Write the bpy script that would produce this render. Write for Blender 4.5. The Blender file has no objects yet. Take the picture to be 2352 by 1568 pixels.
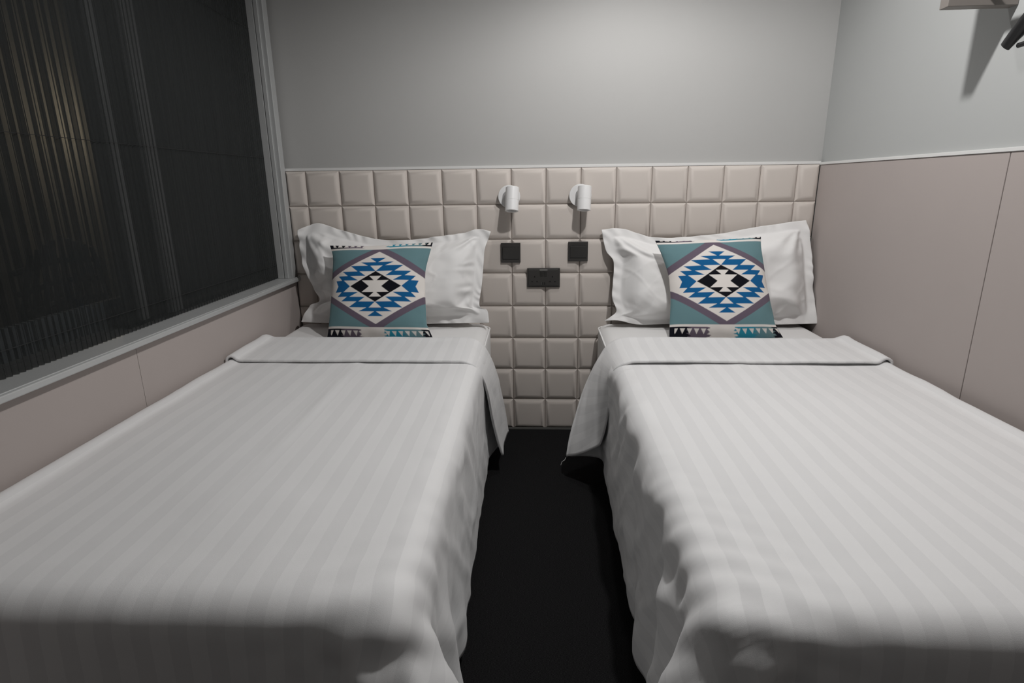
import bpy, bmesh, math
import numpy as np
from mathutils import Vector, Matrix

scene = bpy.context.scene
COL = scene.collection

# ------------------------------------------------------------------ camera
cd = bpy.data.cameras.new('camera'); cam = bpy.data.objects.new('camera', cd); COL.objects.link(cam)
cd.sensor_width = 36.0; cd.lens = 1309.99 * 36.0 / 2352.0; cd.clip_start = 0.02
CAM = Vector((-0.0146, -2.5496, 1.1309))
p_, y_, r_ = 0.2675, -0.05474, -0.01227
fw = Vector((math.sin(y_) * math.cos(p_), math.cos(y_) * math.cos(p_), -math.sin(p_)))
rt = Vector((math.cos(y_), -math.sin(y_), 0)); up = rt.cross(fw)
rt, up = math.cos(r_) * rt + math.sin(r_) * up, -math.sin(r_) * rt + math.cos(r_) * up
cam.matrix_world = Matrix(((rt.x, up.x, -fw.x, CAM.x), (rt.y, up.y, -fw.y, CAM.y), (rt.z, up.z, -fw.z, CAM.z), (0, 0, 0, 1)))
scene.camera = cam

# ------------------------------------------------------------------ light and exposure
w = bpy.data.worlds.new('night'); scene.world = w; w.use_nodes = True
w.node_tree.nodes['Background'].inputs[0].default_value = (0.10, 0.13, 0.18, 1)
w.node_tree.nodes['Background'].inputs[1].default_value = 0.03
scene.view_settings.view_transform = 'Standard'
scene.view_settings.look = 'None'
scene.view_settings.gamma = 1.0
scene.view_settings.use_curve_mapping = False
scene.view_settings.exposure = 0.0

def lamp(name, kind, loc, power, color, size=0.1, target=None, spot=None, blend=1.0):
    l = bpy.data.lights.new(name, kind); l.energy = power; l.color = color
    if kind == 'AREA':
        l.shape = 'DISK'; l.size = size
    else:
        l.shadow_soft_size = size
    if kind == 'SPOT':
        l.spot_size = spot; l.spot_blend = blend
    o = bpy.data.objects.new(name, l); COL.objects.link(o); o.location = loc
    if target is not None:
        o.rotation_euler = (Vector(target) - Vector(loc)).to_track_quat('-Z', 'Y').to_euler()
    return o

lamp('ceiling_downlight', 'SPOT', (0.42, -1.25, 2.24), 62.0, (1.0, 0.982, 0.968), 0.035, (0.42, -1.25, 0), math.radians(172), 0.4)
lamp('bedhead_downlight', 'SPOT', (0.28, -0.55, 2.24), 17.5, (1.0, 0.982, 0.968), 0.03, (0.28, -0.50, 0), math.radians(128), 0.75)
lamp('rear_fill_light', 'AREA', (0.35, -3.0, 2.26), 0.15, (1.0, 0.97, 0.94), 0.12)  # added faint fill from behind the view, no known fitting there
lamp('hidden_balcony_glow', 'POINT', (-2.40, 0.78, 1.5), 6.5, (1.0, 0.86, 0.64), 0.1)  # added warm light, unseen behind the shutter, brightens the balcony wall ribs

# ------------------------------------------------------------------ helpers
def tag(o, label=None, cat=None, group=None, kind=None):
    if label: o['label'] = label
    if cat: o['category'] = cat
    if group: o['group'] = group
    if kind: o['kind'] = kind
    return o

def empty(name, loc=(0, 0, 0), parent=None):
    o = bpy.data.objects.new(name, None); COL.objects.link(o); o.location = loc
    o.empty_display_size = 0.05
    if parent: o.parent = parent
    return o

def obj(name, verts, faces, m, parent=None, smooth=False, loc=None):
    me = bpy.data.meshes.new(name)
    me.from_pydata([tuple(map(float, v)) for v in verts], [], [tuple(int(i) for i in f) for f in faces])
    me.update()
    if m is not None: me.materials.append(m)
    if smooth:
        me.polygons.foreach_set('use_smooth', [True] * len(me.polygons))
    o = bpy.data.objects.new(name, me); COL.objects.link(o)
    if parent: o.parent = parent
    if loc is not None: o.location = loc
    return o

class MB:
    """collects boxes and lathes into one mesh"""
    def __init__(s): s.v = []; s.f = []
    def box(s, a, b):
        x0, y0, z0 = a; x1, y1, z1 = b; n = len(s.v)
        s.v += [(x0, y0, z0), (x1, y0, z0), (x1, y1, z0), (x0, y1, z0), (x0, y0, z1), (x1, y0, z1), (x1, y1, z1), (x0, y1, z1)]
        s.f += [tuple(n + i for i in q) for q in ((3, 2, 1, 0), (4, 5, 6, 7), (0, 1, 5, 4), (1, 2, 6, 5), (2, 3, 7, 6), (3, 0, 4, 7))]
        return s
    def hexa(s, p):
        n = len(s.v); s.v += [tuple(q) for q in p]
        s.f += [tuple(n + i for i in q) for q in ((3, 2, 1, 0), (4, 5, 6, 7), (0, 1, 5, 4), (1, 2, 6, 5), (2, 3, 7, 6), (3, 0, 4, 7))]
        return s
    def lathe(s, prof, M=Matrix(), n=48):
        """prof: (radius, height) along local z"""
        b = len(s.v); k = len(prof)
        for i in range(n):
            a = 2 * math.pi * i / n
            for r, h in prof:
                s.v.append(tuple(M @ Vector((r * math.cos(a), r * math.sin(a), h))))
        for i in range(n):
            j = (i + 1) % n
            for q in range(k - 1):
                s.f.append((b + i * k + q, b + j * k + q, b + j * k + q + 1, b + i * k + q + 1))
        s.f.append(tuple(b + i * k for i in range(n))[::-1]); s.f.append(tuple(b + i * k + k - 1 for i in range(n)))
        return s
    def tube(s, pts, rad, n=12):
        pts = [Vector(p) for p in pts]; b = len(s.v)
        rads = rad if isinstance(rad, (list, tuple)) else [(rad, rad)] * len(pts)
        ref = Vector((1, 0, 0)) if abs((pts[-1] - pts[0]).normalized().x) < 0.8 else Vector((0, 0, 1))
        for i, p in enumerate(pts):
            t = (pts[min(i + 1, len(pts) - 1)] - pts[max(i - 1, 0)]).normalized()
            e1 = (ref - ref.dot(t) * t).normalized(); e2 = t.cross(e1)
            r = rads[i] if isinstance(rads[i], (list, tuple)) else (rads[i], rads[i])
            for k in range(n):
                a = 2 * math.pi * k / n
                s.v.append(tuple(p + e1 * (r[0] * math.cos(a)) + e2 * (r[1] * math.sin(a))))
        for i in range(len(pts) - 1):
            for k in range(n):
                s.f.append((b + i * n + k, b + i * n + (k + 1) % n, b + (i + 1) * n + (k + 1) % n, b + (i + 1) * n + k))
        s.f.append(tuple(b + k for k in range(n))[::-1]); s.f.append(tuple(b + (len(pts) - 1) * n + k for k in range(n)))
        return s
    def build(s, name, m, parent=None, smooth=False, bevel=0, seg=2, loc=None, angle=35):
        o = obj(name, s.v, s.f, m, parent, False, loc)
        me = o.data
        bm = bmesh.new(); bm.from_mesh(me)
        bmesh.ops.recalc_face_normals(bm, faces=bm.faces); bm.to_mesh(me); bm.free()
        if smooth:
            me.polygons.foreach_set('use_smooth', [True] * len(me.polygons))
            me.set_sharp_from_angle(angle=math.radians(angle))
        if bevel:
            b = o.modifiers.new('bevel', 'BEVEL'); b.width = bevel; b.segments = seg; b.limit_method = 'ANGLE'
        return o

# ------------------------------------------------------------------ materials
class NT:
    def __init__(s, name):
        s.m = bpy.data.materials.new(name); s.m.use_nodes = True
        s.t = s.m.node_tree; s.b = s.t.nodes['Principled BSDF']; s.out = s.t.nodes['Material Output']
    def n(s, typ, **kw):
        o = s.t.nodes.new(typ)
        for k, v in kw.items(): setattr(o, k, v)
        return o
    def l(s, a, b): s.t.links.new(a, b)
    def coords(s, scale, kind='Object'):
        c = s.n('ShaderNodeTexCoord'); mp = s.n('ShaderNodeMapping'); mp.inputs['Scale'].default_value = scale
        s.l(c.outputs[kind], mp.inputs['Vector']); return mp.outputs['Vector']
    def noise(s, vec, scale, detail=3, rough=0.55):
        n = s.n('ShaderNodeTexNoise'); n.inputs['Scale'].default_value = scale; n.inputs['Detail'].default_value = detail
        n.inputs['Roughness'].default_value = rough; s.l(vec, n.inputs['Vector']); return n.outputs['Fac']
    def mix(s, fac, a, b):
        m = s.n('ShaderNodeMix', data_type='RGBA'); 
        if hasattr(fac, 'is_output'): s.l(fac, m.inputs[0])
        else: m.inputs[0].default_value = fac
        for v, i in ((a, 6), (b, 7)):
            if hasattr(v, 'is_output'): s.l(v, m.inputs[i])
            else: m.inputs[i].default_value = (*v, 1)
        return m.outputs[2]
    def bump(s, h, strength, dist=0.002):
        b = s.n('ShaderNodeBump'); b.inputs['Strength'].default_value = strength; b.inputs['Distance'].default_value = dist
        s.l(h, b.inputs['Height']); s.l(b.outputs['Normal'], s.b.inputs['Normal']); return b
    def set(s, base=None, rough=None, metal=None, spec=None):
        if base is not None:
            if hasattr(base, 'is_output'): s.l(base, s.b.inputs['Base Color'])
            else: s.b.inputs['Base Color'].default_value = (*base, 1)
        if rough is not None: s.b.inputs['Roughness'].default_value = rough
        if metal is not None: s.b.inputs['Metallic'].default_value = metal
        if spec is not None: s.b.inputs['Specular IOR Level'].default_value = spec
        return s

def simple(name, c, rough=0.5, metal=0.0, spec=0.5, var=0.04, nscale=30, bump=0.0):
    t = NT(name); v = t.coords((1, 1, 1)); nz = t.noise(v, nscale)
    t.set(t.mix(nz, tuple(x * (1 - var) for x in c), tuple(min(1, x * (1 + var)) for x in c)), rough, metal, spec)
    if bump: t.bump(t.noise(v, nscale * 12, 4), bump, 0.001)
    return t.m

M_wall = simple('painted_wall', (0.425, 0.423, 0.415), 0.75, spec=0.25, var=0.015, nscale=4, bump=0.05)
M_wallR = simple('painted_wall_white', (0.42, 0.43, 0.425), 0.75, spec=0.25, var=0.015, nscale=4, bump=0.05)
M_dimwall = simple('entrance_wall_paint', (0.25, 0.25, 0.25), 0.75, spec=0.25, var=0.015, nscale=4)
M_ceil = simple('ceiling_paint', (0.55, 0.55, 0.545), 0.8, spec=0.2, var=0.01, nscale=3)
M_trim = simple('white_trim', (0.70, 0.70, 0.69), 0.45, var=0.01)
M_black = simple('black_plastic', (0.012, 0.012, 0.013), 0.35, var=0.1)
M_whitemetal = simple('white_powder_coat', (0.78, 0.78, 0.78), 0.4, var=0.01)
M_alu = simple('anodised_aluminium', (0.50, 0.51, 0.51), 0.42, metal=0.25, var=0.03, nscale=12)
M_gapDark = simple('dark_gap', (0.06, 0.065, 0.07), 0.5)
M_shelf = simple('shelf_laminate', (0.20, 0.18, 0.165), 0.5, var=0.03)
M_gold = simple('steel', (0.5, 0.5, 0.5), 0.3, metal=1.0)
M_charcoal = simple('charcoal_plastic', (0.038, 0.036, 0.034), 0.40, var=0.05)
M_charcoal2 = simple('charcoal_rocker', (0.032, 0.031, 0.029), 0.32, var=0.05)
M_hole = simple('socket_hole', (0.002, 0.002, 0.002), 0.7)
M_basewood = simple('bed_base_fabric', (0.02, 0.02, 0.022), 0.9)
M_ext = simple('night_masonry', (0.22, 0.21, 0.19), 0.9, var=0.2, nscale=6)
M_dark = simple('dark_rattan', (0.01, 0.012, 0.014), 0.6)

def fabric(name, c, weave=1600, var=0.03, bump=0.12, sheen=0.1, rough=0.85):
    t = NT(name); v = t.coords((1, 1, 1)); nz = t.noise(v, 5, 2)
    t.set(t.mix(nz, tuple(x * (1 - var) for x in c), tuple(min(1, x * (1 + var)) for x in c)), rough, spec=0.2)
    t.b.inputs['Sheen Weight'].default_value = sheen
    t.bump(t.noise(v, weave, 2), bump, 0.0008)
    return t.m
M_tile = fabric('beige_leatherette', (0.59, 0.54, 0.50), 700, 0.02, 0.10, 0.05, 0.6)
M_pink = fabric('mauve_panel_cloth', (0.415, 0.368, 0.350), 900, 0.02, 0.10, 0.05)
M_pillow = fabric('white_cotton', (0.80, 0.795, 0.79), 1500, 0.01, 0.05, 0.1)
M_sheet = fabric('white_sheet', (0.80, 0.795, 0.79), 1500, 0.01, 0.05, 0.1)
M_matside = fabric('mattress_ticking', (0.62, 0.61, 0.60), 1500, 0.01, 0.05, 0.1)

def stripe_mat():
    t = NT('satin_stripe_cotton')
    uv = t.n('ShaderNodeUVMap'); uv.uv_map = 'UVMap'
    sx = t.n('ShaderNodeSeparateXYZ'); t.l(uv.outputs['UV'], sx.inputs[0])
    m1 = t.n('ShaderNodeMath', operation='MULTIPLY'); m1.inputs[1].default_value = 1 / 0.0585; t.l(sx.outputs['X'], m1.inputs[0])
    fr = t.n('ShaderNodeMath', operation='FRACT'); t.l(m1.outputs[0], fr.inputs[0])
    gt = t.n('ShaderNodeMath', operation='GREATER_THAN'); gt.inputs[1].default_value = 0.5; t.l(fr.outputs[0], gt.inputs[0])
    t.set(t.mix(gt.outputs[0], (0.76, 0.76, 0.763), (0.815, 0.815, 0.817)), spec=0.3)
    r = t.n('ShaderNodeMapRange'); t.l(gt.outputs[0], r.inputs[0]); r.inputs[3].default_value = 0.78; r.inputs[4].default_value = 0.55
    t.l(r.outputs[0], t.b.inputs['Roughness'])
    t.b.inputs['Sheen Weight'].default_value = 0.08
    v = t.coords((1, 1, 1))
    mu = t.n('ShaderNodeMath', operation='MULTIPLY_ADD'); mu.inputs[1].default_value = 0.15
    t.l(t.noise(v, 1400, 2), mu.inputs[0]); t.l(t.noise(t.coords((14, 5, 9)), 1.0, 4, 0.5), mu.inputs[2])
    t.bump(mu.outputs[0], 0.22, 0.006)
    return t.m
M_duvet = stripe_mat()

def carpet():
    t = NT('charcoal_carpet'); v = t.coords((1, 1, 1))
    n1 = t.noise(t.coords((1, 4, 1)), 260, 4, 0.7)
    cr = t.n('ShaderNodeValToRGB'); t.l(n1, cr.inputs[0])
    cr.color_ramp.elements[0].position = 0.42; cr.color_ramp.elements[0].color = (0.004, 0.004, 0.0045, 1)
    cr.color_ramp.elements[1].position = 0.70; cr.color_ramp.elements[1].color = (0.030, 0.030, 0.031, 1)
    t.set(cr.outputs[0], 0.95, spec=0.1); t.bump(n1, 0.6, 0.004)
    return t.m
M_carpet = carpet()

def screen_mat():
    t = NT('pleated_insect_mesh')
    t.set((0.033, 0.036, 0.036), 0.8, spec=0.2)
    v = t.coords((1, 60, 0.6)); nz = t.noise(v, 3.0, 3)
    tr = t.n('ShaderNodeBsdfTransparent'); mx = t.n('ShaderNodeMixShader')
    r = t.n('ShaderNodeMapRange'); t.l(nz, r.inputs[0]); r.inputs[1].default_value = 0.3; r.inputs[2].default_value = 0.7
    r.inputs[3].default_value = 0.18; r.inputs[4].default_value = 0.34
    t.l(r.outputs[0], mx.inputs[0]); t.l(t.b.outputs[0], mx.inputs[1]); t.l(tr.outputs[0], mx.inputs[2])
    t.l(mx.outputs[0], t.out.inputs['Surface'])
    return t.m
M_screen = screen_mat()

def glass_mat():
    t = NT('window_glass')
    gl = t.n('ShaderNodeBsdfGlossy'); gl.inputs['Roughness'].default_value = 0.02
    tr = t.n('ShaderNodeBsdfTransparent'); lw = t.n('ShaderNodeLayerWeight'); pw = t.n('ShaderNodeMath', operation='POWER'); pw.inputs[1].default_value = 4.0; t.l(lw.outputs['Facing'], pw.inputs[0])
    fr = t.n('ShaderNodeMath', operation='MULTIPLY_ADD'); fr.inputs[1].default_value = 0.8; fr.inputs[2].default_value = 0.035; t.l(pw.outputs[0], fr.inputs[0])
    mx = t.n('ShaderNodeMixShader'); t.l(fr.outputs[0], mx.inputs[0]); t.l(tr.outputs[0], mx.inputs[1]); t.l(gl.outputs[0], mx.inputs[2])
    t.l(mx.outputs[0], t.out.inputs['Surface']); t.t.nodes.remove(t.b)
    return t.m
M_glass = glass_mat()

def print_mat():
    t = NT('printed_cushion_cloth')
    a = t.n('ShaderNodeVertexColor'); a.layer_name = 'print'
    t.set(a.outputs['Color'], 0.85, spec=0.2); t.b.inputs['Sheen Weight'].default_value = 0.08
    t.bump(t.noise(t.coords((1, 1, 1)), 900, 2), 0.12, 0.0008)
    return t.m
M_print = print_mat()

# ------------------------------------------------------------------ setting
K = 0.018
def xl(y): return -1.142 - K * y
def xr(y): return 1.142 - K * y
YF = -3.5; ZC = 2.28
def S(o): return tag(o, kind='structure')

S(MB().box((-2.9, YF - .1, -0.08), (1.5, 0.2, 0.0)).build('floor', M_carpet))
S(MB().box((-1.45, YF - .1, ZC), (1.5, 0.2, ZC + 0.08)).build('ceiling', M_ceil))
S(MB().box((-1.45, 0.022, 0), (1.5, 0.2, ZC)).build('wall_back', M_wall))
S(MB().box((-1.45, YF - .1, 0), (1.5, YF, ZC)).build('wall_front', M_dimwall))
def slab(y0, y1, z0, z1, xa, xb):
    """box between two x-functions"""
    return [(xa(y0), y0, z0), (xb(y0), y0, z0), (xb(y1), y1, z0), (xa(y1), y1, z0),
            (xa(y0), y0, z1), (xb(y0), y0, z1), (xb(y1), y1, z1), (xa(y1), y1, z1)]
wr = S(MB().hexa(slab(YF, 0.022, 0, ZC, lambda y: xr(y) + .012, lambda y: 1.40)).build('wall_right', M_wallR))
for a, b in ((-0.980, -0.003), (-2.2, -0.983), (-3.4, -2.203)):
    MB().hexa(slab(a, b, 0, 1.197, lambda y: xr(y) - .001, lambda y: xr(y) + .0125)).build('wainscot_panel', M_pink, wr, bevel=.0012)
S(MB().hexa(slab(YF, -0.0, 1.1975, 1.2075, lambda y: xr(y) - .004, lambda y: xr(y) + .0125)).build('trim_1', M_trim, bevel=.001))
WZ0, WZ1, WY0 = 0.722, 2.12, -2.45
wl = MB()
wl.hexa(slab(YF, 0.022, 0, WZ0, lambda y: -1.42, lambda y: xl(y) - .012))
wl.hexa(slab(YF, 0.022, WZ1, ZC, lambda y: -1.42, lambda y: xl(y) - .001))
wl.hexa(slab(YF, WY0, WZ0, WZ1, lambda y: -1.42, lambda y: xl(y) - .001))
wl = S(wl.build('wall_left', M_wall))
for a, b in ((-1.109, -0.003), (-2.3, -1.1102), (-3.45, -2.3012)):
    MB().hexa(slab(a, b, 0, 0.720, lambda y: xl(y) - .0125, lambda y: xl(y) + .001)).build('wainscot_panel', M_pink, wl, bevel=.0005)
S(MB().box((-1.142, -0.004, 1.2005), (1.142, 0.0225, 1.212)).build('trim_2', M_trim, bevel=.001))
S(MB().box((-1.14, -0.019, 0.0), (1.14, -0.0165, 0.010)).build('baseboard_back', simple('clear_edge_strip', (0.16, 0.16, 0.15), 0.25)))

# window
win = S(empty('window_1', (xl(-1.2), -1.2, WZ0)))
def wbuild(mb, name, m, **kw):
    o = mb.build(name, m, win, **kw); o.location = -Vector(win.location); return o
fr = MB()
fr.hexa(slab(WY0, 0.0, WZ0, 0.738, lambda y: xl(y) - .07, lambda y: xl(y) + .026))
wbuild(fr, 'sill_rail', M_alu, bevel=.003)
fr = MB().hexa(slab(WY0, -.010, 0.738, 0.7415, lambda y: xl(y) + .014, lambda y: xl(y) + .021))
wbuild(fr, 'sill_lip', M_alu, bevel=.001)
fr = MB().hexa(slab(-0.055, -0.012, 0.738, WZ1, lambda y: xl(y) - .10, lambda y: xl(y) + .008))
wbuild(fr, 'jamb', M_alu, bevel=.002)
fr = MB()
fr.hexa(slab(-0.061, -0.055, 0.739, WZ1, lambda y: xl(y) - .027, lambda y: xl(y) - .012))
fr.hexa(slab(-0.061, -0.055, 0.739, WZ1, lambda y: xl(y) - .058, lambda y: xl(y) - .031))
wbuild(fr, 'jamb_track', M_alu, bevel=.0008)
fr = MB().hexa(slab(-0.0125, -0.003, 0.738, WZ1, lambda y: xl(y) - .02, lambda y: xl(y) + .003))
wbuild(fr, 'jamb_gap_shade', M_gapDark)  # dark strip set in the gap beside the jamb, shade given as colour
fr = MB().hexa(slab(-0.056, -0.020, 0.7382, 0.7405, lambda y: xl(y) - .055, lambda y: xl(y) + .002))
fr = MB().hexa(slab(WY0, -0.012, WZ1 - .05, WZ1, lambda y: xl(y) - .10, lambda y: xl(y) + .008))
wbuild(fr, 'head_rail', M_alu)
# pleated mesh
v = []; f = []; n = 0; y = -0.060; k = 0
while y > WY0:
    x = xl(y) - .058 - (.010 if k % 2 else 0.0)
    v += [(x, y, 0.739), (x, y, WZ1 - .05)]
    if k: f.append((2 * k - 2, 2 * k, 2 * k + 1, 2 * k - 1))
    k += 1; y -= 0.0085
o = obj('pleated_screen', v, f, M_screen, win); o.location = -Vector(win.location)
sc = MB()
for z in (1.255, 1.75, 0.80):
    sc.tube([(xl(-.06) - .056, -.06, z), (xl(WY0) - .056, WY0, z)], 0.0007, 6)
wbuild(sc, 'screen_cord', M_black)
st = MB()
for a, b, c0 in ((-0.897, -0.862, .115), (-0.785, -0.725, .09)):
    st.hexa(slab(a, b, WZ0 + .02, WZ1 - .05, lambda y: xl(y) - c0 - .02, lambda y: xl(y) - c0))
wbuild(st, 'sash_stile', M_alu, bevel=.002)
dk = MB()
for i in range(46):
    a = -0.93 + i * .0185
    dk.hexa(slab(a, a + .0165, .62, WZ1 - .05, lambda y: xl(y) - .150 - .004 * (i % 2), lambda y: xl(y) - .142 - .004 * (i % 2)))
wbuild(dk, 'dark_shutter', simple('dark_shutter', (.035, .037, .036), .6))
lr = MB()
for i in range(84):
    a = WY0 + .01 + i * .0215
    lr.hexa(slab(a, a + .012, 0.55, 0.805, lambda y: xl(y) - .235, lambda y: xl(y) - .215))
lr.hexa(slab(WY0, -.65, 0.55, .800, lambda y: xl(y) - .245, lambda y: xl(y) - .236))
wbuild(lr, 'lit_pleat_ribs', simple('lit_pleat_tint', (.30, .34, .37), .6))  # added pale ribs standing in for light caught on the lower pleats
o = wbuild(MB().hexa(slab(WY0, -0.05, WZ0 + .02, WZ1 - .05, lambda y: xl(y) - .128, lambda y: xl(y) - .122)), 'glass_pane', M_glass)

# beyond the window: a dark balcony wall with ribs and a woven chair
eb = MB().box((-2.85, -3.4, 0), (-2.75, 1.6, 2.6))
for i in range(60):
    yy = -2.6 + i * 0.07
    eb.box((-2.75, yy, 0), (-2.70, yy + .030 + .012 * math.sin(i * 2.3), 2.6))
S(eb.build('wall_balcony', M_ext))
ch = tag(empty('balcony_chair', (-2.0, -0.35, 0)), 'dark woven chair beyond the window mesh, only its outline visible', 'chair')
def curvegrid():
    mb = MB()
    for i in range(9):
        a = -0.5 + i / 8.0
        mb.tube([(0.02 * math.cos(a * 3), 0.20 * a * 2, 0.46), (0.05, 0.21 * a * 2, 0.70), (0.07, 0.15 * a * 2, 0.96 - .12 * abs(a))], 0.010, 6)
    for z in (0.52, 0.60, 0.68, 0.76, 0.84):
        mb.tube([(0.05, -0.21, z), (0.03, 0, z + .02), (0.05, 0.21, z)], 0.012, 6)
    return mb
curvegrid().build('backrest', M_dark, ch, smooth=True)
MB().box((0.03, -0.22, 0.42), (0.45, 0.22, 0.46)).build('seat', M_dark, ch, bevel=.01)
for a, b in ((.05, -.2), (.05, .2), (.42, -.2), (.42, .2)):
    MB().tube([(a, b, 0.001), (a, b, 0.43)], 0.014, 8).build('leg', M_dark, ch, smooth=True)

# ------------------------------------------------------------------ headboard
hb = tag(empty('headboard', (0, 0, 0)), 'beige padded headboard of square cushioned tiles behind both beds, across the whole wall', 'headboard')
xs = [-1.139] + [i * .15 for i in range(-7, 8)] + [1.139]
v = []; f = []
for i in range(len(xs) - 1):
    for r in range(8):
        x0, x1, z0, z1 = xs[i], xs[i + 1], r * .15 + (.0 if r else .002), r * .15 + .15
        rings = []
        for ins, dep in ((0.0004, 0.0), (0.0010, 0.0028), (0.0030, 0.0052), (0.0055, 0.0070), (0.0150, 0.0134), (0.0180, 0.0150), (0.0215, 0.0158), (0.027, 0.0160)):
            rings.append([(x0 + ins, -dep, z0 + ins), (x1 - ins, -dep, z0 + ins), (x1 - ins, -dep, z1 - ins), (x0 + ins, -dep, z1 - ins)])
        b = len(v)
        for q in rings: v += q
        for q in range(len(rings) - 1):
            for k in range(4):
                f.append((b + q * 4 + k, b + q * 4 + (k + 1) % 4, b + q * 4 + 4 + (k + 1) % 4, b + q * 4 + 4 + k))
        e = b + 4 * (len(rings) - 1); f.append((e, e + 1, e + 2, e + 3))
o = obj('padded_tiles', v, f, M_tile, hb, True); o.data.set_sharp_from_angle(angle=math.radians(40))
MB().box((-1.139, 0.001, 0.001), (1.139, 0.0215, 1.2)).build('backing_board', simple('headboard_seam', (0.16, 0.14, 0.12), 0.8), hb)

# ------------------------------------------------------------------ cloth solver
class Grid:
    def __init__(s, P, ST, inv=None):
        s.X = P.copy(); s.P = P.copy(); s.nu, s.nv = P.shape[:2]
        s.W = np.ones((s.nu, s.nv)) if inv is None else inv
        s.groups = []
        I, J = np.arange(s.nu), np.arange(s.nv)
        def add(ia, ja, di, dj, k):
            a = np.ix_(ia, ja); b = np.ix_(ia + di, ja + dj)
            s.groups.append((a, b, np.linalg.norm(ST[a] - ST[b], axis=-1), k))
        for q in (0, 1):
            i = I[:-1]; i = i[i % 2 == q]; add(i, J, 1, 0, 1.0)
            j = J[:-1]; j = j[j % 2 == q]; add(I, j, 0, 1, 1.0)
        for q in (0, 1):
            i = I[:-1]; i = i[i % 2 == q]
            add(i, J[:-1], 1, 1, 0.5); add(i, J[1:], 1, -1, 0.5)
        s.bend0 = len(s.groups)
        for q in (0, 1):
            i = I[:-4]; i = i[(i // 4) % 2 == q]; add(i, J, 4, 0, 0.06)
            j = J[:-4]; j = j[(j // 4) % 2 == q]; add(I, j, 0, 4, 0.06)
    def solve(s, kb=1.0):
        X, W = s.X, s.W
        for gi, (a, b, r, k) in enumerate(s.groups):
            if gi >= s.bend0: k = k * kb
            d = X[b] - X[a]; L = np.sqrt((d * d).sum(-1)) + 1e-9
            wa, wb = W[a], W[b]
            c = (k * (L - r) / (L * (wa + wb + 1e-9)))[..., None] * d
            X[a] += wa[..., None] * c; X[b] -= wb[..., None] * c
    def normals(s):
        du = np.gradient(s.X, axis=0); dv = np.gradient(s.X, axis=1)
        n = np.cross(du, dv); return n / (np.linalg.norm(n, axis=-1, keepdims=True) + 1e-9)

def smooth_noise(shape, cells, rng):
    """bicubic-ish value noise on a grid"""
    a = rng.standard_normal((cells[0] + 3, cells[1] + 3))
    def axis(n, c):
        t = np.linspace(0, c, n); i = np.minimum(t.astype(int), c - 1); q = t - i; return i, q * q * (3 - 2 * q)
    iu, fu = axis(shape[0], cells[0]); iv, fv = axis(shape[1], cells[1])
    A = a[iu][:, iv]; B = a[iu + 1][:, iv]; C_ = a[iu][:, iv + 1]; D = a[iu + 1][:, iv + 1]
    fu = fu[:, None]; fv = fv[None]
    return (A * (1 - fu) + B * fu) * (1 - fv) + (C_ * (1 - fu) + D * fu) * fv

def vnoise(x, y, rng):
    """value noise at any coordinates"""
    T = rng.standard_normal((64, 64)); ix, iy = np.floor(x).astype(int), np.floor(y).astype(int)
    fx, fy = x - ix, y - iy; fx = fx * fx * (3 - 2 * fx); fy = fy * fy * (3 - 2 * fy)
    g = lambda a, b: T[(ix + a) % 64, (iy + b) % 64]
    return (g(0, 0) * (1 - fx) + g(1, 0) * fx) * (1 - fy) + (g(0, 1) * (1 - fx) + g(1, 1) * fx) * fy

def creases(x, y, rng, width=.3):
    """thin raised ridges such as pressed cloth shows, about zero mean"""
    q = np.exp(-(vnoise(x, y, rng) / width) ** 2); return q - q.mean()

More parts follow.
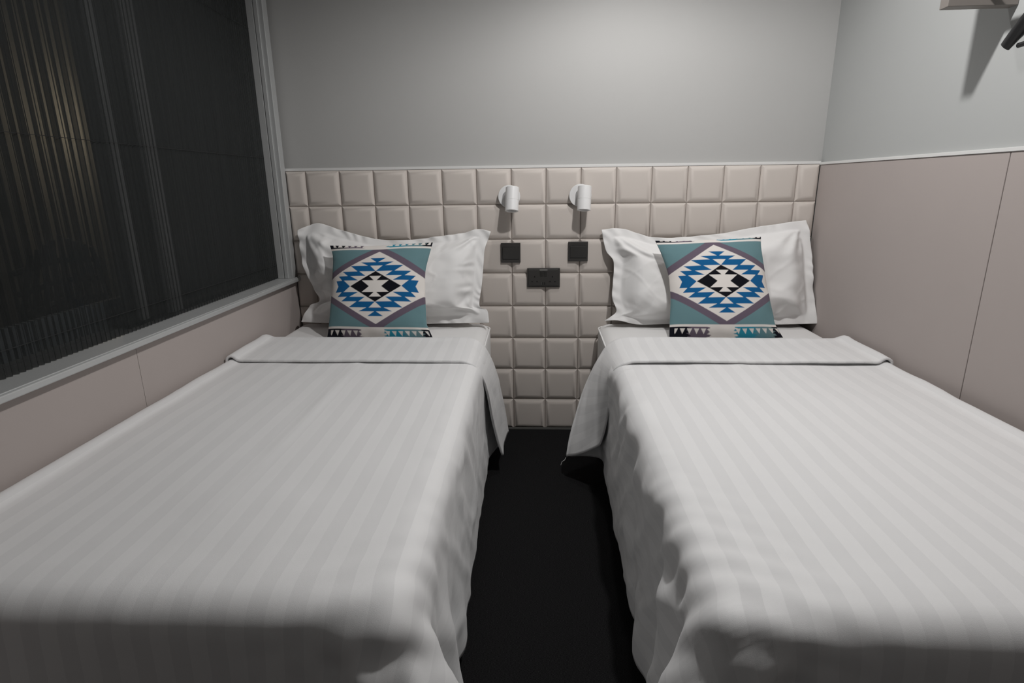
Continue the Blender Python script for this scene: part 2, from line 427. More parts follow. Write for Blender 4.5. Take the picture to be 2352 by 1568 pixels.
# ------------------------------------------------------------------ beds
MZ = 0.530           # mattress top
Y_HEAD, Y_FOOT = -0.025, -1.865
Y_FOLD, CUFF = -0.388, 0.312
H = 0.018
def drape(wd, seed, tip, over, crease, slack, ruck):
    """duvet hung over a mattress of width wd; local x from the wall to the aisle, y towards the foot negative"""
    rng = np.random.default_rng(seed)
    tuck, foot = 0.09, 0.38
    s = np.arange(-tuck, wd + over + 1e-6, H)
    nc = int(round(CUFF / H)); t = np.arange(-nc, int(round((Y_FOLD - Y_FOOT + foot) / H)) + 1) * H
    SS, TT = np.meshgrid(s, t, indexing='ij')
    rowk = np.interp(TT, [-CUFF, 0.0, .25], [1.06, .96, 1.0])
    SS = np.where(SS > wd, wd + (SS - wd) * rowk, SS)
    ov = np.clip(SS - wd, 0, None); ft = np.clip(TT - (Y_FOLD - Y_FOOT), 0, None)
    P = np.zeros(SS.shape + (3,))
    P[..., 0] = np.where(SS < 0, -0.003, SS)
    P[..., 1] = Y_FOLD - np.abs(TT)
    P[..., 2] = MZ + .008 + np.where(TT < 0, .013 * np.clip(-TT / .03, 0, 1), 0) + .012 * np.exp(-(TT / .055) ** 2)
    P[..., 2] += np.where(SS < 0, SS, 0)
    # gentle start: overhangs already sloping down
    P[..., 2] -= 0.6 * ov + 0.6 * ft; P[..., 0] -= 0.2 * ov; P[..., 1] += 0.2 * ft
    ST = np.stack([SS + slack * 0.06 * ov, TT, np.zeros_like(SS)], -1)
    # a little extra length where the cloth hangs, so that it ripples
    ST[..., 1] += slack * np.cumsum(0.018 * H * np.clip(ov / .3, 0, 1) * (1 + smooth_noise(SS.shape, (6, 14), rng)), axis=1)
    W = np.ones(SS.shape); pin = (SS < -tuck + 1e-6) | ((SS > .03) & (SS < wd - .055) & (TT < Y_FOLD - Y_FOOT - .055)); W[pin] = 0
    g = Grid(P, ST, W)
    g.X += rng.standard_normal(g.X.shape) * 0.001; g.X[pin] = P[pin]
    off = np.where(TT < -0.015, 0.015, 0.006); R = 0.045
    c0 = np.array([wd / 2 - 0.01, (Y_HEAD + Y_FOOT) / 2, 0.2]); hx = np.array([wd / 2 + .01 - R, (Y_HEAD - Y_FOOT) / 2 - R, MZ - 0.2 - R])
    k0 = nc
    ii = np.arange(1, nc + 1)
    V = np.zeros_like(g.X)
    tip0 = None
    STEPS, dt = 170, 1 / 40
    for step in range(STEPS):
        V[..., 2] -= 1.7 * dt
        V *= 0.97
        old = g.X.copy()
        g.X += V * dt * W[..., None]
        for it in range(9):
            g.solve(0.8)
            X = g.X
            q = np.abs(X - c0) - hx
            qo = np.maximum(q, 0); L = np.sqrt((qo * qo).sum(-1))
            d = L + np.minimum(q.max(-1), 0) - R
            nrm = np.where((L > 1e-6)[..., None], qo / (L[..., None] + 1e-9), (q == q.max(-1, keepdims=True)) * 1.0) * np.sign(X - c0)
            nrm[..., 2] = np.abs(nrm[..., 2])
            pen = np.clip(off - d, 0, 0.03)
            X += nrm * pen[..., None] * W[..., None]
            hit = pen > 0
            # friction
            dv = X - old; dn = (dv * nrm).sum(-1, keepdims=True) * nrm
            X -= np.where(hit[..., None], (dv - dn) * 0.25, 0) * W[..., None]
            # cuff stays outside the layer under it
            m = X[:, k0 + ii]; c = X[:, k0 - ii]; nn = nrm[:, k0 + ii]
            sep = ((c - m) * nn).sum(-1); fix = np.clip(np.minimum(0.009, 0.009 * ii / 2) - sep, 0, .02)[..., None] * nn
            X[:, k0 - ii] += fix * W[:, k0 - ii][..., None]
            X[..., 2] = np.maximum(X[..., 2], 0.012)
            X[..., 0] = np.where(SS < 0.1, np.maximum(X[..., 0], -0.005), X[..., 0])
        V = (g.X - old) / dt
        sp = np.linalg.norm(V, axis=-1, keepdims=True); V *= np.minimum(1, 2.0 / (sp + 1e-9))
        if step > STEPS - 40: V *= 0.85
    X = g.X
    if tip is not None:
        # the folded-back corner hangs free into the aisle: swing it from the bed edge to its hem
        i0 = int(np.argmin(np.abs(s - (wd - .045))))
        (ha, hb) = (np.array(tip[0]), np.array(tip[1]))
        for j in range(len(t)):
            wgt = 1.0 if t[j] <= 0 else max(0.0, 1 - t[j] / .08) ** 1.5
            if wgt <= 0: break
            e = min(1.0, max(0.0, -t[j] / CUFF))
            hem = ha * (1 - e) + hb * e; hem[2] += tip[2] * math.sin(math.pi * e)
            if t[j] > 0: hem = hem + np.array([-.012, -t[j] * .8, 0.004])
            p0 = X[i0, j].copy(); d0 = X[i0, j] - X[i0 - 1, j]; d0 /= np.linalg.norm(d0)
            q = np.linspace(0, 1, len(s) - i0)[:, None]
            p1 = p0 + d0 * .085; p2 = hem + np.array([-.026 - .03 * e, .0, .20]) + (p0 - hem) * np.array([0, .25, 0])
            B = (1 - q) ** 3 * p0 + 3 * (1 - q) ** 2 * q * p1 + 3 * (1 - q) * q * q * p2 + q ** 3 * hem
            X[i0:, j] = X[i0:, j] * (1 - wgt) + B * wgt
        # the spare cloth at the foot corner stands out as one soft fold from the top edge on
        so, sf = SS - wd, TT - (Y_FOLD - Y_FOOT)
        al = math.radians(tip[3])
        bul = .050 * np.exp(-((so - .075) / .060) ** 2 - ((sf - .075) / .060) ** 2)
        bul = bul + .030 * np.exp(-((so - sf) / .05) ** 2) * np.clip(np.minimum(so, sf) / .06, 0, 1) * np.exp(-(np.minimum(so, sf) / .25) ** 2)
        X = X + bul[..., None] * np.array([math.cos(al), -math.sin(al), .55])
        val = .008 * np.exp(-((so + .075) / .075) ** 2 - ((sf - .085) / .055) ** 2) * np.sin((sf * 1.1 - so) / .016)
        X[..., 1] -= np.clip(val, -.004, 1)
        g.X = X
    n = g.normals()
    if n[len(s) // 2, -len(t) // 2, 2] < 0: n = -n
    top = np.clip(1 - ov / .05, 0, 1) * np.clip(1 - ft / .05, 0, 1)
    # soft loft, centre crease and fine rumples of real cloth
    low = smooth_noise(SS.shape, (7, 16), rng) * .0016 + smooth_noise(SS.shape, (16, 30), rng) * .0007
    cr = (.0068 if ruck < 1 else .0035) * np.exp(-((SS - crease - .012 * np.sin(TT * 2.0)) / .011) ** 2) * (0.6 + 0.4 * smooth_noise(SS.shape, (2, 9), rng))
    hang = np.clip(ov / .1, 0, 1)
    rump = hang * (smooth_noise(SS.shape, (9, 26), rng) * .003 * ruck + smooth_noise(SS.shape, (18, 60), rng) * .0010)
    near = np.clip((ov + .05) / .08, 0, 1) * (SS > wd - .05)
    main = (TT > 0.05)
    near = near * np.clip(1 - ft / .06, 0, 1) * np.clip((over - ov) / .10, .15, 1) * np.clip((Y_FOLD - Y_FOOT + .02 - TT) / .10, 0.15, 1)
    rump = rump + ruck * near * main * (creases((TT + ov * .9) / .085, (ov - TT * .2) / .30, rng) * .0115 + creases((TT - ov * .7) / .10, (ov + TT * .2) / .26, rng) * .0075)
    rump = rump + near * (~main) * creases((TT + ov * .5) / .07, ov / .16, rng) * .0028
    # gathers that run in over the edge towards the foot corner
    dc = np.hypot(np.clip(wd - SS, 0, None) / .15, (Y_FOLD - Y_FOOT - TT) / .30)
    rump = rump + np.exp(-dc ** 2) * np.clip(1 - ov / .25, 0, 1) * .006 * np.sin((TT * 1.25 + SS * .55) / .0125 + 2.2 * smooth_noise(SS.shape, (5, 9), rng)) * (0.4 + ruck * .6)
    flat = creases(SS / .5, TT / .13, rng, .12) * .0007 * top
    rump = rump + flat
    X = X + n * (low * top + cr * top * (TT > 0) + rump)[..., None]
    return X, SS, TT, nc

def grid_obj(name, X, uv, m, parent, flip=False, thick=0.006, off=0.0, sub=1):
    nu, nv = X.shape[:2]
    idx = np.arange(nu * nv).reshape(nu, nv)
    q = np.stack([idx[:-1, :-1], idx[1:, :-1], idx[1:, 1:], idx[:-1, 1:]], -1).reshape(-1, 4)
    if flip: q = q[:, ::-1]
    o = obj(name, X.reshape(-1, 3), q, m, parent, True)
    me = o.data
    ul = me.uv_layers.new(name='UVMap'); li = np.empty(len(me.loops), dtype=np.int32); me.loops.foreach_get('vertex_index', li)
    ul.data.foreach_set('uv', uv.reshape(-1, 2)[li].astype(np.float32).ravel())
    if sub:
        sm = o.modifiers.new('subsurf', 'SUBSURF'); sm.levels = sub; sm.render_levels = sub
    if thick:
        so = o.modifiers.new('solid', 'SOLIDIFY'); so.thickness = thick; so.offset = off; so.use_rim = True
    return o

def rounded_box(a, b, r, seg=4):
    bm = bmesh.new(); bmesh.ops.create_cube(bm, size=1.0)
    for q in bm.verts:
        q.co = Vector([(a[i] + b[i]) / 2 + q.co[i] * (b[i] - a[i]) for i in range(3)])
    bmesh.ops.bevel(bm, geom=list(bm.edges), offset=r, segments=seg, profile=0.5, affect='EDGES')
    v = [tuple(q.co) for q in bm.verts]; bm.verts.index_update(); f = [[q.index for q in p.verts] for p in bm.faces]; bm.free()
    return v, f

def make_bed(side, wd, x0, rot, seed, tip, over, crease, slack, ruck, lab_bed, lab_duvet):
    sg = 1 if side == 'L' else -1
    def tw(X):
        X = np.asarray(X, float).copy(); x, y = X[..., 0] * sg, X[..., 1].copy()
        X[..., 0] = x0 + x - rot * y; X[..., 1] = y; return X
    bed = tag(empty('bed', (x0 + sg * wd / 2, -0.95, 0)), lab_bed, 'bed')
    def put(name, vf, m, smooth=True):
        vv = tw(np.array(vf[0])) - np.array(bed.location)
        fs = [list(q)[::sg] for q in vf[1]]
        return obj(name, vv, fs, m, bed, smooth)
    mat = put('mattress', rounded_box((0.0, Y_FOOT + .005, 0.30), (wd - .004, Y_HEAD, MZ), .048, 6), M_sheet)
    put('bed_base', rounded_box((0.02, Y_FOOT + .05, 0.10), (wd - .04, Y_HEAD - .01, 0.298), .01, 2), M_basewood)
    for a, b in ((.06, -.1), (wd - .10, -.1), (.06, -1.78), (wd - .10, -1.78)):
        put('leg', rounded_box((a, b - .05, 0.0), (a + .05, b, 0.101), .004, 1), M_basewood)
    X, SS, TT, nc = drape(wd, seed, tip, over, crease, slack, ruck)
    Xw = tw(X); org = np.array([x0 + sg * wd / 2, -1.1, MZ])
    d = tag(empty('duvet', tuple(org)), lab_duvet, 'duvet')
    uv = np.stack([SS, TT], -1)
    # main layer and folded-back cuff
    grid_obj('duvet_cover', Xw[:, nc:] - org, uv[:, nc:], M_duvet, d, flip=(sg > 0))
    grid_obj('folded_cuff', Xw[:, :nc + 1] - org, uv[:, :nc + 1], M_duvet, d, flip=(sg > 0), thick=0.008)
    # piped edge of the mattress, seen between pillow and cuff
    zz = MZ - .020; q = [(wd - .006, Y_HEAD - .5, zz), (wd - .006, Y_HEAD - .05, zz)] + [(wd - .05 + .044 * math.cos(a), Y_HEAD - .046 + .044 * math.sin(a), zz) for a in np.linspace(0, math.pi / 2, 8)] + [(.3, Y_HEAD - .002, zz)]
    pm = MB().tube(q, .0035, 8); pp = put('piping', (pm.v, pm.f), M_sheet); pp.parent = mat
    if side == 'R':
        p = Vector(Xw[-1, nc] - org)
        MB().tube([p, p + Vector((-.006, -.004, -.012)), p + Vector((-.016, -.004, -.018)), p + Vector((-.021, -.008, -.032))], .0007, 6).build('loose_thread', M_sheet, d)
    return bed, d, Xw

make_bed('L', 0.885, -1.130, 0.018, 3, ((0.885 + .078, -0.235, 0.080), (0.885 + .062, -0.465, 0.075), .03, 62), 0.44, 0.455, 0.6, 0.55,
         'single bed against the window wall, left of the dark aisle', 'white satin striped duvet spread over the bed under the window')
make_bed('R', 0.905, 1.135, 0.0, 8, ((0.905 + .150, -0.480, 0.090), (0.905 + .030, -0.610, 0.205), -.01, 48), 0.44, 0.485, 0.5, 1.1,
         'single bed against the plain mauve right wall, right of the dark aisle', 'white satin striped duvet spread over the bed beside the mauve right wall')

# ------------------------------------------------------------------ pillows
def polyline(pts, n):
    p = np.array(pts, float)
    # smooth Catmull-Rom through the points, even arc length
    q = np.vstack([2 * p[0] - p[1], p, 2 * p[-1] - p[-2]]); o = []
    for i in range(1, len(q) - 2):
        for t in np.linspace(0, 1, 24, endpoint=False):
            a, b, c, d = q[i - 1], q[i], q[i + 1], q[i + 2]
            o.append(0.5 * ((2 * b) + (c - a) * t + (2 * a - 5 * b + 4 * c - d) * t * t + (3 * b - a - 3 * c + d) * t ** 3))
    o.append(p[-1]); o = np.array(o); L = np.r_[0, np.cumsum(np.linalg.norm(np.diff(o, axis=0), axis=1))]
    s = np.linspace(0, L[-1], n); return np.stack([np.interp(s, L, o[:, k]) for k in (0, 1)], -1)

def coons(left, right, bot, top, nu, nv):
    l, r, b, t = polyline(left, nv), polyline(right, nv), polyline(bot, nu), polyline(top, nu)
    u = np.linspace(0, 1, nu)[:, None, None]; v = np.linspace(0, 1, nv)[None, :, None]
    A = (1 - u) * l[None] + u * r[None]; B = (1 - v) * b[:, None] + v * t[:, None]
    Cc = (1 - u) * (1 - v) * b[0] + u * (1 - v) * b[-1] + (1 - u) * v * t[0] + u * v * t[-1]
    return A + B - Cc

def inflate(nu, nv, wd, ht, flange, zmax, seed, steps=70):
    """front half of a pillow blown up by inside pressure; border free to gather in its plane"""
    rng = np.random.default_rng(seed)
    U, V = np.meshgrid(np.linspace(0, wd, nu), np.linspace(0, ht, nv), indexing='ij')
    ST = np.stack([U, V, np.zeros_like(U)], -1); P = ST.copy()
    inside = (U > flange) & (U < wd - flange) & (V > flange) & (V < ht - flange)
    P[..., 2] = np.where(inside, 0.004 + 0.002 * rng.random(U.shape), 0)
    g = Grid(P, ST); vel = np.zeros_like(P)
    cap = zmax * (1 + 0.10 * smooth_noise(U.shape, (5, 4), rng))
    for st in range(steps):
        n = g.normals(); n = n * np.sign(n[..., 2:3] + 1e-9)
        vel += np.where(inside[..., None], n * 0.22, 0); vel *= 0.9
        old = g.X.copy(); g.X += vel / 60
        for it in range(8):
            g.solve(0.5)
            z = g.X[..., 2]
            g.X[..., 2] = np.where(inside, np.where(z > cap, cap + (z - cap) * .55, np.maximum(z, .001)), z * 0.3)
        vel = (g.X - old) * 60
        vel *= np.minimum(1, 1.5 / (np.linalg.norm(vel, axis=-1, keepdims=True) + 1e-9))
    return g.X[..., 2], U / wd, V / ht, inside

def make_pillow(side, sides, seed, label, m, P0, tilt, thick_f, thick_b, wave):
    nu, nv = 112, 72
    z, u, v, inside = inflate(nu, nv, 0.80, 0.46, 0.042, thick_f, seed)
    XY = coons(*sides, nu, nv)
    rng = np.random.default_rng(seed + 50)
    edge = np.minimum(np.minimum(u, 1 - u) * .8, np.minimum(v, 1 - v) * .46)
    fl = np.clip(1 - edge / .045, 0, 1)
    ruff = fl * (smooth_noise(z.shape, (14, 9), rng) * .006 * wave)
    # drawn folds running from the seam towards the corners
    fold = np.zeros_like(z)
    for (cu, cv, a0, am) in ((0.04, 0.05, .9, .006), (0.96, 0.05, 2.2, .007), (0.96, 0.95, 4.0, .006), (0.05, 0.95, 5.4, .006)):
        dx, dy = (u - cu) * .8, (v - cv) * .46; r = np.hypot(dx, dy); an = np.arctan2(dy, dx)
        fold += am * np.sin(an * 11 + a0 * 3 + 2 * smooth_noise(z.shape, (3, 3), rng)) * np.exp(-((r - .10) / .07) ** 2)
    fold = fold * inside + inside * (smooth_noise(z.shape, (9, 7), rng) * .0022 + smooth_noise(z.shape, (26, 18), rng) * .0008)
    U_, V_ = u * .8, v * .46
    for d, q in ((U_ - .042, V_), (.758 - U_, V_), (V_ - .042, U_ * .6), (.418 - V_, U_ * .6)):
        ph = q / .0125 + 2.5 * vnoise(q / .05, d / .08, rng)
        fold += inside * .0042 * wave * np.sin(ph) * np.exp(-((d - .012) / .045) ** 2) * np.clip(vnoise(q / .11, d / .3, rng) + .5, 0, 1.6)
    fold += inside * wave * (creases((U_ + V_ * .8) / .11, (V_ - U_ * .3) / .16, rng, .22) * .0042 + creases((U_ - V_ * .9) / .09, (V_ + U_ * .4) / .15, rng, .18) * .0036) * (0.35 + 0.65 * np.clip(np.abs(u - .5) * 2.4, 0, 1))
    ruff = ruff + fl * .004 * wave * np.sin((U_ + V_) / .011 + 3 * vnoise(U_ / .1, V_ / .1, rng))
    n = np.array([0, -math.cos(tilt), math.sin(tilt)]); e2 = np.array([0, math.sin(tilt), math.cos(tilt)])
    base = np.array(P0) + XY[..., :1] * np.array([1, 0, 0]) + XY[..., 1:] * e2
    front = base + n * (z + ruff + fold + .0015)[..., None]
    zb = z / max(z.max(), 1e-6) * thick_b
    back = base - n * (np.clip(zb, 0, None) - ruff + .0015)[..., None]
    org = np.array([XY[..., 0].mean(), P0[1], P0[2]])
    N = nu * nv; idx = np.arange(N).reshape(nu, nv)
    q = np.stack([idx[:-1, :-1], idx[1:, :-1], idx[1:, 1:], idx[:-1, 1:]], -1).reshape(-1, 4)
    faces = [tuple(a) for a in q] + [tuple(a[::-1] + N) for a in q]
    ring = list(idx[:, 0]) + list(idx[-1, 1:]) + list(idx[-2::-1, -1]) + list(idx[0, -2:0:-1])
    for a, b in zip(ring, ring[1:] + ring[:1]): faces.append((b, a, a + N, b + N))
    V = np.vstack([front.reshape(-1, 3), back.reshape(-1, 3)]) - org
    o = obj('pillow', V, faces, m, None, True, loc=tuple(org))
    sm = o.modifiers.new('subsurf', 'SUBSURF'); sm.levels = 1; sm.render_levels = 1
    return tag(o, label, 'pillow')

PL = ([(-1.087, .016), (-1.073, .049), (-1.043, .089), (-1.002, .112), (-1.037, .179), (-1.072, .265), (-1.089, .333), (-1.094, .42)],
      [(-.245, .013), (-.254, .068), (-.287, .088), (-.277, .186), (-.27, .274), (-.264, .338), (-.237, .411)],
      [(-1.087, .016), (-.949, .011), (-.734, .007), (-.511, .009), (-.367, .011), (-.245, .013)],
      [(-1.094, .42), (-1.012, .454), (-.912, .426), (-.814, .398), (-.733, .381), (-.646, .376), (-.534, .383), (-.424, .397), (-.336, .412), (-.293, .421), (-.237, .411)])
PR = ([(.253, .022), (.283, .042), (.305, .066), (.286, .121), (.288, .179), (.291, .275), (.258, .327), (.239, .415)],
      [(1.147, .01), (1.138, .108), (1.13, .2), (1.12, .345), (1.104, .45)],
      [(.253, .022), (.313, .023), (.4, .006), (.524, .008), (.737, .004), (.974, .006), (1.147, .01)],
      [(.239, .415), (.328, .418), (.456, .38), (.588, .381), (.742, .394), (.885, .419), (1.104, .45)])
make_pillow('L', PL, 11, 'white flanged pillow leaning on the padded headboard beside the window', M_pillow, (0, -.14, .54), .25, .075, .045, 1.0)
make_pillow('R', PR, 12, 'white flanged pillow leaning on the padded headboard in the mauve wall corner', M_pillow, (0, -.14, .54), .25, .075, .045, 0.7)

# ------------------------------------------------------------------ printed cushions
def lin(*c): return np.array([((x / 255) / 12.92 if x <= 10 else ((x / 255 + .055) / 1.055) ** 2.4) for x in c])
C_WHITE, C_TEAL, C_PURP = lin(228, 223, 218), lin(104, 137, 143), lin(104, 93, 107)
C_BLUE, C_NAVY, C_AQUA, C_GREY = lin(12, 92, 146), lin(8, 10, 24), lin(40, 140, 165), lin(112, 136, 138)
def pattern(s, t):
    """s, t in -1..1 across the cloth; returns linear rgb"""
    a, b = np.abs(s), np.abs(t)
    out = np.empty(s.shape + (3,)); out[:] = C_TEAL
    out[b < .93 - .60 * a] = C_PURP
    out[b < .785 - .60 * a] = C_WHITE
    rows = [(.626, .53, .16, .02, 0, 0), (.53, .45, .345, .18, 0, 0), (.45, .325, .555, .39, .13, 0.0),
            (.325, .225, .73, .60, .348, .21), (.225, .128, .82, .73, .544, .365), (.128, 0.0, .875, .815, .686, .54)]
    for t1, t0, o1, o0, i1, i0 in rows:
        k = (b <= t1) & (b > t0 - 1e-9); q = (b - t0) / (t1 - t0)
        ow = o0 + (o1 - o0) * q; iw = i0 + (i1 - i0) * q
        out[k & (a < ow) & (a >= iw)] = C_BLUE
    dia = a / .535 + b / .327 < 1
    out[dia] = C_NAVY * .6
    wi = np.where(b > .128, .03 + (.128 - .03) * (b - .128) / (.22 - .128), .128 + (.287 - .128) * b / .128)
    out[dia & (a < wi) & (b < .22)] = C_WHITE
    band = b > .85
    out[band] = C_WHITE
    zone = b > .895
    jag = .05 * np.sin(t * 90) + .03 * np.sin(t * 213 + s * 9)
    sj = s + jag * .6
    def put(lo, hi, c0, c1):
        k = zone & (sj > lo) & (sj < hi); q = np.clip((s - lo) / (hi - lo), 0, 1)[..., None]
        out[k] = (c0 * (1 - q) + c1 * q)[k]
    put(-2, -.70, C_NAVY, C_NAVY); put(-.70, -.34, C_PURP, C_PURP)
    put(.14, .48, C_AQUA, C_AQUA); put(.48, .84, C_AQUA * .5 + C_GREY * .5, C_GREY); put(.84, 2, C_NAVY, C_NAVY)
    fx = np.abs(((s * 8.0) % 1.0) - .5) * 2
    tri = zone & (b > .93) & (b < 1.04) & (fx < (1.04 - b) / .11 * .75) & ((sj < -.34) | (sj > .14)) & (a < .95)
    out[tri] = C_WHITE
    return out

def make_cushion(sides, label, P0, tilt, half, cen, span):
    N = 260
    XY = coons(*sides, N, N)
    u, v = np.meshgrid(np.linspace(-1, 1, N), np.linspace(-1, 1, N), indexing='ij')
    h = half * np.clip((1 - np.abs(u) ** 2.4), 0, 1) ** .62 * np.clip((1 - np.abs(v) ** 2.4), 0, 1) ** .62
    rng = np.random.default_rng(int(1000 * abs(P0[0])) + 5)
    pin = np.clip(1 - np.minimum(1 - np.abs(u), 1 - np.abs(v)) / .25, 0, 1) * np.clip((1 - np.maximum(np.abs(u), np.abs(v))) / .02, 0, 1)
    h = h + pin * (smooth_noise(h.shape, (12, 12), rng) * .0022) + smooth_noise(h.shape, (6, 6), rng) * .0012 * np.clip(h / half, 0, 1)
    n = np.array([0, -math.cos(tilt), math.sin(tilt)]); e2 = np.array([0, math.sin(tilt), math.cos(tilt)])
    base = np.array(P0) + XY[..., :1] * np.array([1, 0, 0]) + XY[..., 1:] * e2
    front = base + n * (h + .0015)[..., None]; back = base - n * (h * .75 + .0015)[..., None]
    org = np.array([XY[..., 0].mean(), P0[1], P0[2]])
    # colours: 3x3 samples per vertex
    col = 0; st = 2.0 / (N - 1)
    for du in (-.33, 0, .33):
        for dv in (-.33, 0, .33):
            col = col + pattern((u + du * st - cen[0]) / span[0], (v + dv * st - cen[1]) / span[1])
    col = col / 9.0
    c2 = np.empty_like(col); c2[:] = C_WHITE
    q = np.arange(N * N).reshape(N, N)
    fq = np.stack([q[:-1, :-1], q[1:, :-1], q[1:, 1:], q[:-1, 1:]], -1).reshape(-1, 4)
    faces = [tuple(a) for a in fq] + [tuple(a[::-1] + N * N) for a in fq]
    ring = list(q[:, 0]) + list(q[-1, 1:]) + list(q[-2::-1, -1]) + list(q[0, -2:0:-1])
    for a, b in zip(ring, ring[1:] + ring[:1]): faces.append((b, a, a + N * N, b + N * N))
    o = obj('cushion', np.vstack([front.reshape(-1, 3), back.reshape(-1, 3)]) - org, faces, M_print, None, True, loc=tuple(org))
    at = o.data.color_attributes.new('print', 'FLOAT_COLOR', 'POINT')
    rgba = np.ones((2 * N * N, 4), np.float32); rgba[:N * N, :3] = col.reshape(-1, 3); rgba[N * N:, :3] = c2.reshape(-1, 3)
    at.data.foreach_set('color', rgba.ravel())
    return tag(o, label, 'cushion', 'printed cushions against the pillows')

CL = ([(-.893, -.011), (-.890, .027), (-.886, .138), (-.886, .239), (-.889, .326), (-.905, .38)],
      [(-.456, -.014), (-.479, .033), (-.485, .055), (-.494, .165), (-.497, .261), (-.485, .328), (-.47, .39)],
      [(-.893, -.011), (-.679, -.017), (-.456, -.014)],
      [(-.905, .38), (-.783, .377), (-.683, .378), (-.598, .383), (-.47, .39)])
CR = ([(.489, -.012), (.493, .058), (.499, .141), (.497, .199), (.492, .252), (.468, .335), (.445, .391)],
      [(.93, -.008), (.902, .045), (.897, .086), (.883, .171), (.873, .273), (.866, .357), (.867, .404)],
      [(.489, -.012), (.697, -.015), (.93, -.008)],
      [(.445, .391), (.536, .388), (.655, .393), (.724, .394), (.867, .404)])
make_cushion(CL, 'blue and white zigzag diamond cushion upright against the pillow on the window-side bed', (0, -.33, .548), .42, .060, (0.02, 0.045), (1.0, .965))
make_cushion(CR, 'blue and white zigzag diamond cushion leaning askew on the bed by the mauve wall', (0, -.33, .548), .42, .060, (0.03, 0.085), (1.0, .965))

# ------------------------------------------------------------------ reading lights
def make_sconce(x, z, lab, lean, sx):
    e = tag(empty('wall_light', (x, -0.014, z)), lab, 'wall light', 'reading lights over the headboard')
    Ry = Matrix.Rotation(math.radians(90), 4, 'X')   # local z -> -y
    MB().lathe([(.030, -.010), (.030, .014)], Ry, 40).build('mounting_boss', M_whitemetal, e, True)
    MB().lathe([(.044, .010), (.0465, .011), (.0475, .013), (.0475, .019), (.0465, .021), (.010, .0212)], Ry, 64).build('wall_plate', M_whitemetal, e, True, angle=50)
    MB().lathe([(.009, .020), (.009, .040)], Ry @ Matrix.Translation((sx, 0, 0)), 24).build('swivel_arm', M_whitemetal, e, True)
    Mh = Matrix.Translation((sx, -.0605, -.010)) @ Matrix.Rotation(lean, 4, 'X') @ Matrix.Rotation(math.radians(2), 4, 'Y')
    R_ = .0285
    sh = MB().lathe([(.004, .049), (R_ - .002, .049), (R_, .047), (R_, -.0045), (R_ - .0006, -.0050), (R_ - .0006, -.0058), (R_, -.0063), (R_, -.050), (R_ - .001, -.051), (.0215, -.051), (.0205, -.049), (.0205, -.040)], Mh, 64)
    shade = sh.build('lamp_shade', M_whitemetal, e, True, angle=40)
    b = MB().lathe([(.0195, -.0395), (.0195, -.043), (.010, -.0425)], Mh, 40).build('bulb', simple('bulb_lens_%s' % lab[:5], (0.35, 0.35, 0.34), 0.2), shade, True)
    return e
make_sconce(-0.157, 1.084, 'white tubular reading light on a round plate, on the window side of the headboard', math.radians(-16), .0145)
make_sconce(0.1465, 1.085, 'white tubular reading light on a round plate, on the mauve wall side of the headboard', math.radians(-12), .014)

# ------------------------------------------------------------------ switches and socket
def make_switch(x, z, lab):
    e = tag(empty('light_switch', (x, -0.0165, z)), lab, 'switch', 'switches under the reading lights')
    MB().box((-.043, -.009, -.043), (.043, 0.0, .043)).build('switch_plate', M_charcoal, e, bevel=.0015)
    sur = MB().box((-.0355, -.0105, -.0285), (.0365, -.006, .0255)).build('rocker_surround', M_hole, e, bevel=.0005)
    w_ = .0345
    MB().hexa([(-w_, -.0105, -.0272), (w_ + .001, -.0105, -.0272), (w_ + .001, -.006, -.0272), (-w_, -.006, -.0272),
               (-w_, -.0145, .0243), (w_ + .001, -.0145, .0243), (w_ + .001, -.006, .0243), (-w_, -.006, .0243)]).build('rocker', M_charcoal2, sur, bevel=.0012)
    return e
make_switch(-0.154, 0.843, 'square charcoal light switch nearer the window-side pillow')
make_switch(0.1415, 0.847, 'square charcoal light switch nearer the pillow by the mauve wall')
e = tag(empty('wall_socket', (-0.009, -0.0165, 0.732)), 'charcoal double power socket with two small switches, between and below the light switches', 'socket')
MB().box((-.073, -.008, -.043), (.073, 0, .043)).build('socket_plate', M_charcoal, e, bevel=.002)
face = MB().box((-.066, -.0105, -.0365), (.066, -.0075, .0365)).build('raised_face', M_charcoal, e, bevel=.0012)
MB().box((-.0175, -.0125, .0335), (.0175, -.0102, .0362)).build('switch_hood', simple('pale_edge', (.40, .40, .38), .35), face, bevel=.0008)
for sx in (-.0085, .0085):
    MB().hexa([(sx - .0065, -.0112, .005), (sx + .0065, -.0112, .005), (sx + .0065, -.010, .005), (sx - .0065, -.010, .005),
               (sx - .0065, -.0145, .029), (sx + .0065, -.0145, .029), (sx + .0065, -.010, .029), (sx - .0065, -.010, .029)]).build('rocker', M_charcoal2, face, bevel=.0008)
for cx in (-.0395, .0395):
    MB().box((cx - .0025, -.0108, .0015), (cx + .0025, -.0098, .0095)).build('earth_slot', M_hole, face)
    for dx in (-.011, .011):
        MB().box((cx + dx - .004, -.0108, -.0188), (cx + dx + .004, -.0098, -.0148)).build('pin_slot', M_hole, face)
for sx in (-.005, .005):
    MB().box((sx - .0022, -.0108, -.031), (sx + .0022, -.0098, -.020)).build('charging_port', M_hole, face)
MB().box((-.0076, -.0112, -.0305), (-.0068, -.0100, -.0205)).build('port_rim', M_gold, face)

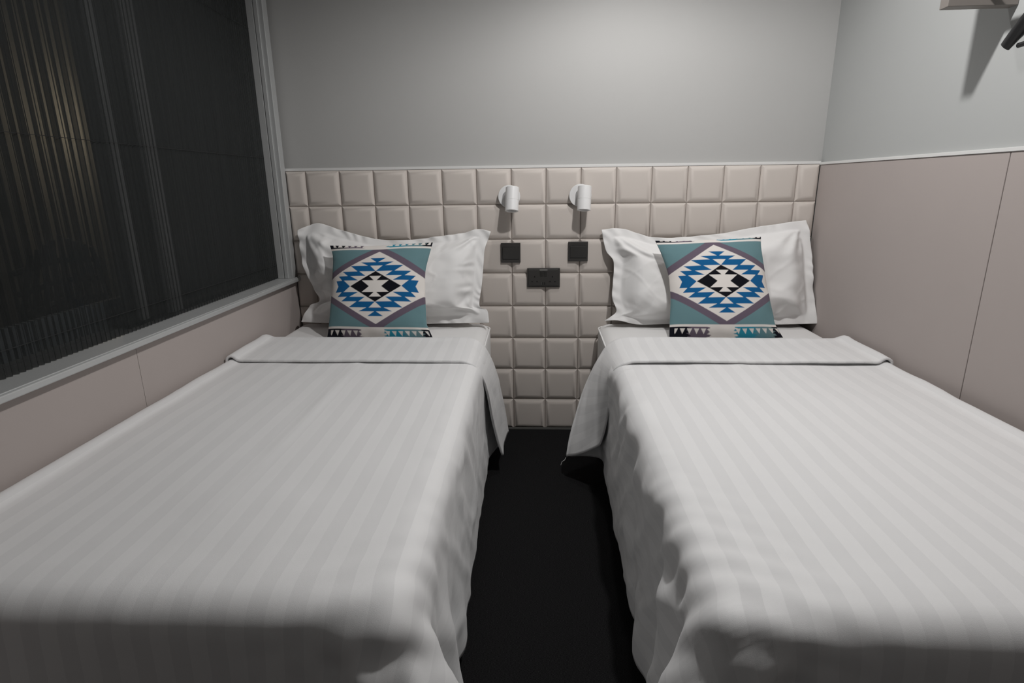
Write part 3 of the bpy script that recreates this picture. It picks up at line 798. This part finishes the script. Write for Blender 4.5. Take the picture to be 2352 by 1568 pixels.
# ------------------------------------------------------------------ shelf and hanger on the right wall
sh = tag(empty('wall_shelf', (1.08, -1.2, 1.55)), 'taupe wall shelf on the white upper wall, only its lower corner showing', 'shelf')
def sbox(a, b, name, m=M_shelf):
    mb = MB(); mb.hexa(slab(a[1], b[1], a[2], b[2], lambda y: a[0], lambda y: xr(y) + .011))
    o = mb.build(name, m, sh, bevel=.001); o.location = -Vector(sh.location); return o
sbox((1.0, -0.893, 1.55), (0, -0.860, 1.74), 'side_panel')
sbox((1.0, -1.693, 1.55), (0, -1.660, 1.74), 'side_panel')
sbox((1.0, -1.693, 1.74), (0, -0.860, 1.762), 'top_board')
o = MB().tube([(1.075, -1.660, 1.60), (1.075, -0.893, 1.60)], .009, 16).build('hanging_rail', simple('dark_rail', (.03, .022, .02), .4), sh, True); o.location = -Vector(sh.location)
hg = tag(empty('clothes_hanger', (1.075, -1.26, 1.52)), 'black plastic clothes hanger hanging under the wall shelf', 'clothes hanger')
for sg in (1, -1):
    ys = np.linspace(0, 1, 14)
    pts = [(-0.025 * t ** 2, sg * (.215 * t), -.005 - .062 * t ** 1.9 - .028 * max(0, t - .75) * 4 * t) for t in ys]
    MB().tube(pts, [(.007 + .016 * math.sin(min(1, t * 1.05) * math.pi * .55) * min(1, (1.03 - t) / .30), .008 + .010 * (1 - abs(t - .6))) for t in ys], 16).build('shoulder_arm', M_black, hg, True)
MB().tube([(-.015, -.19, -.098), (0, -.1, -.092), (0, 0, -.090), (0, .1, -.092), (-.015, .19, -.098)], .0055, 10).build('trouser_bar', M_black, hg, True)
MB().tube([(0, 0, -.005), (0, 0, .05)] + [(0, .0155 * math.sin(a), .080 - .0155 * math.cos(a) + .0) for a in np.linspace(0.2, 4.6, 16)], .0022, 8).build('hook', M_gold, hg, True)

# ceiling fittings that give the light; the rear one is added for the fill
for lx, ly, lab in ((0.42, -1.25, 'round recessed ceiling light above the middle of the beds'), (0.28, -0.50, 'round recessed ceiling light close to the headboard wall'), (0.35, -3.0, 'added ceiling ring for the faint fill light behind the viewpoint')):
    c = tag(empty('ceiling_light', (lx, ly, ZC)), lab, 'ceiling light')
    MB().lathe([(.052, -.001), (.052, -.012), (.068, -.012), (.070, -.006), (.070, -.001)], Matrix(), 48).build('trim_ring', M_whitemetal, c, True)
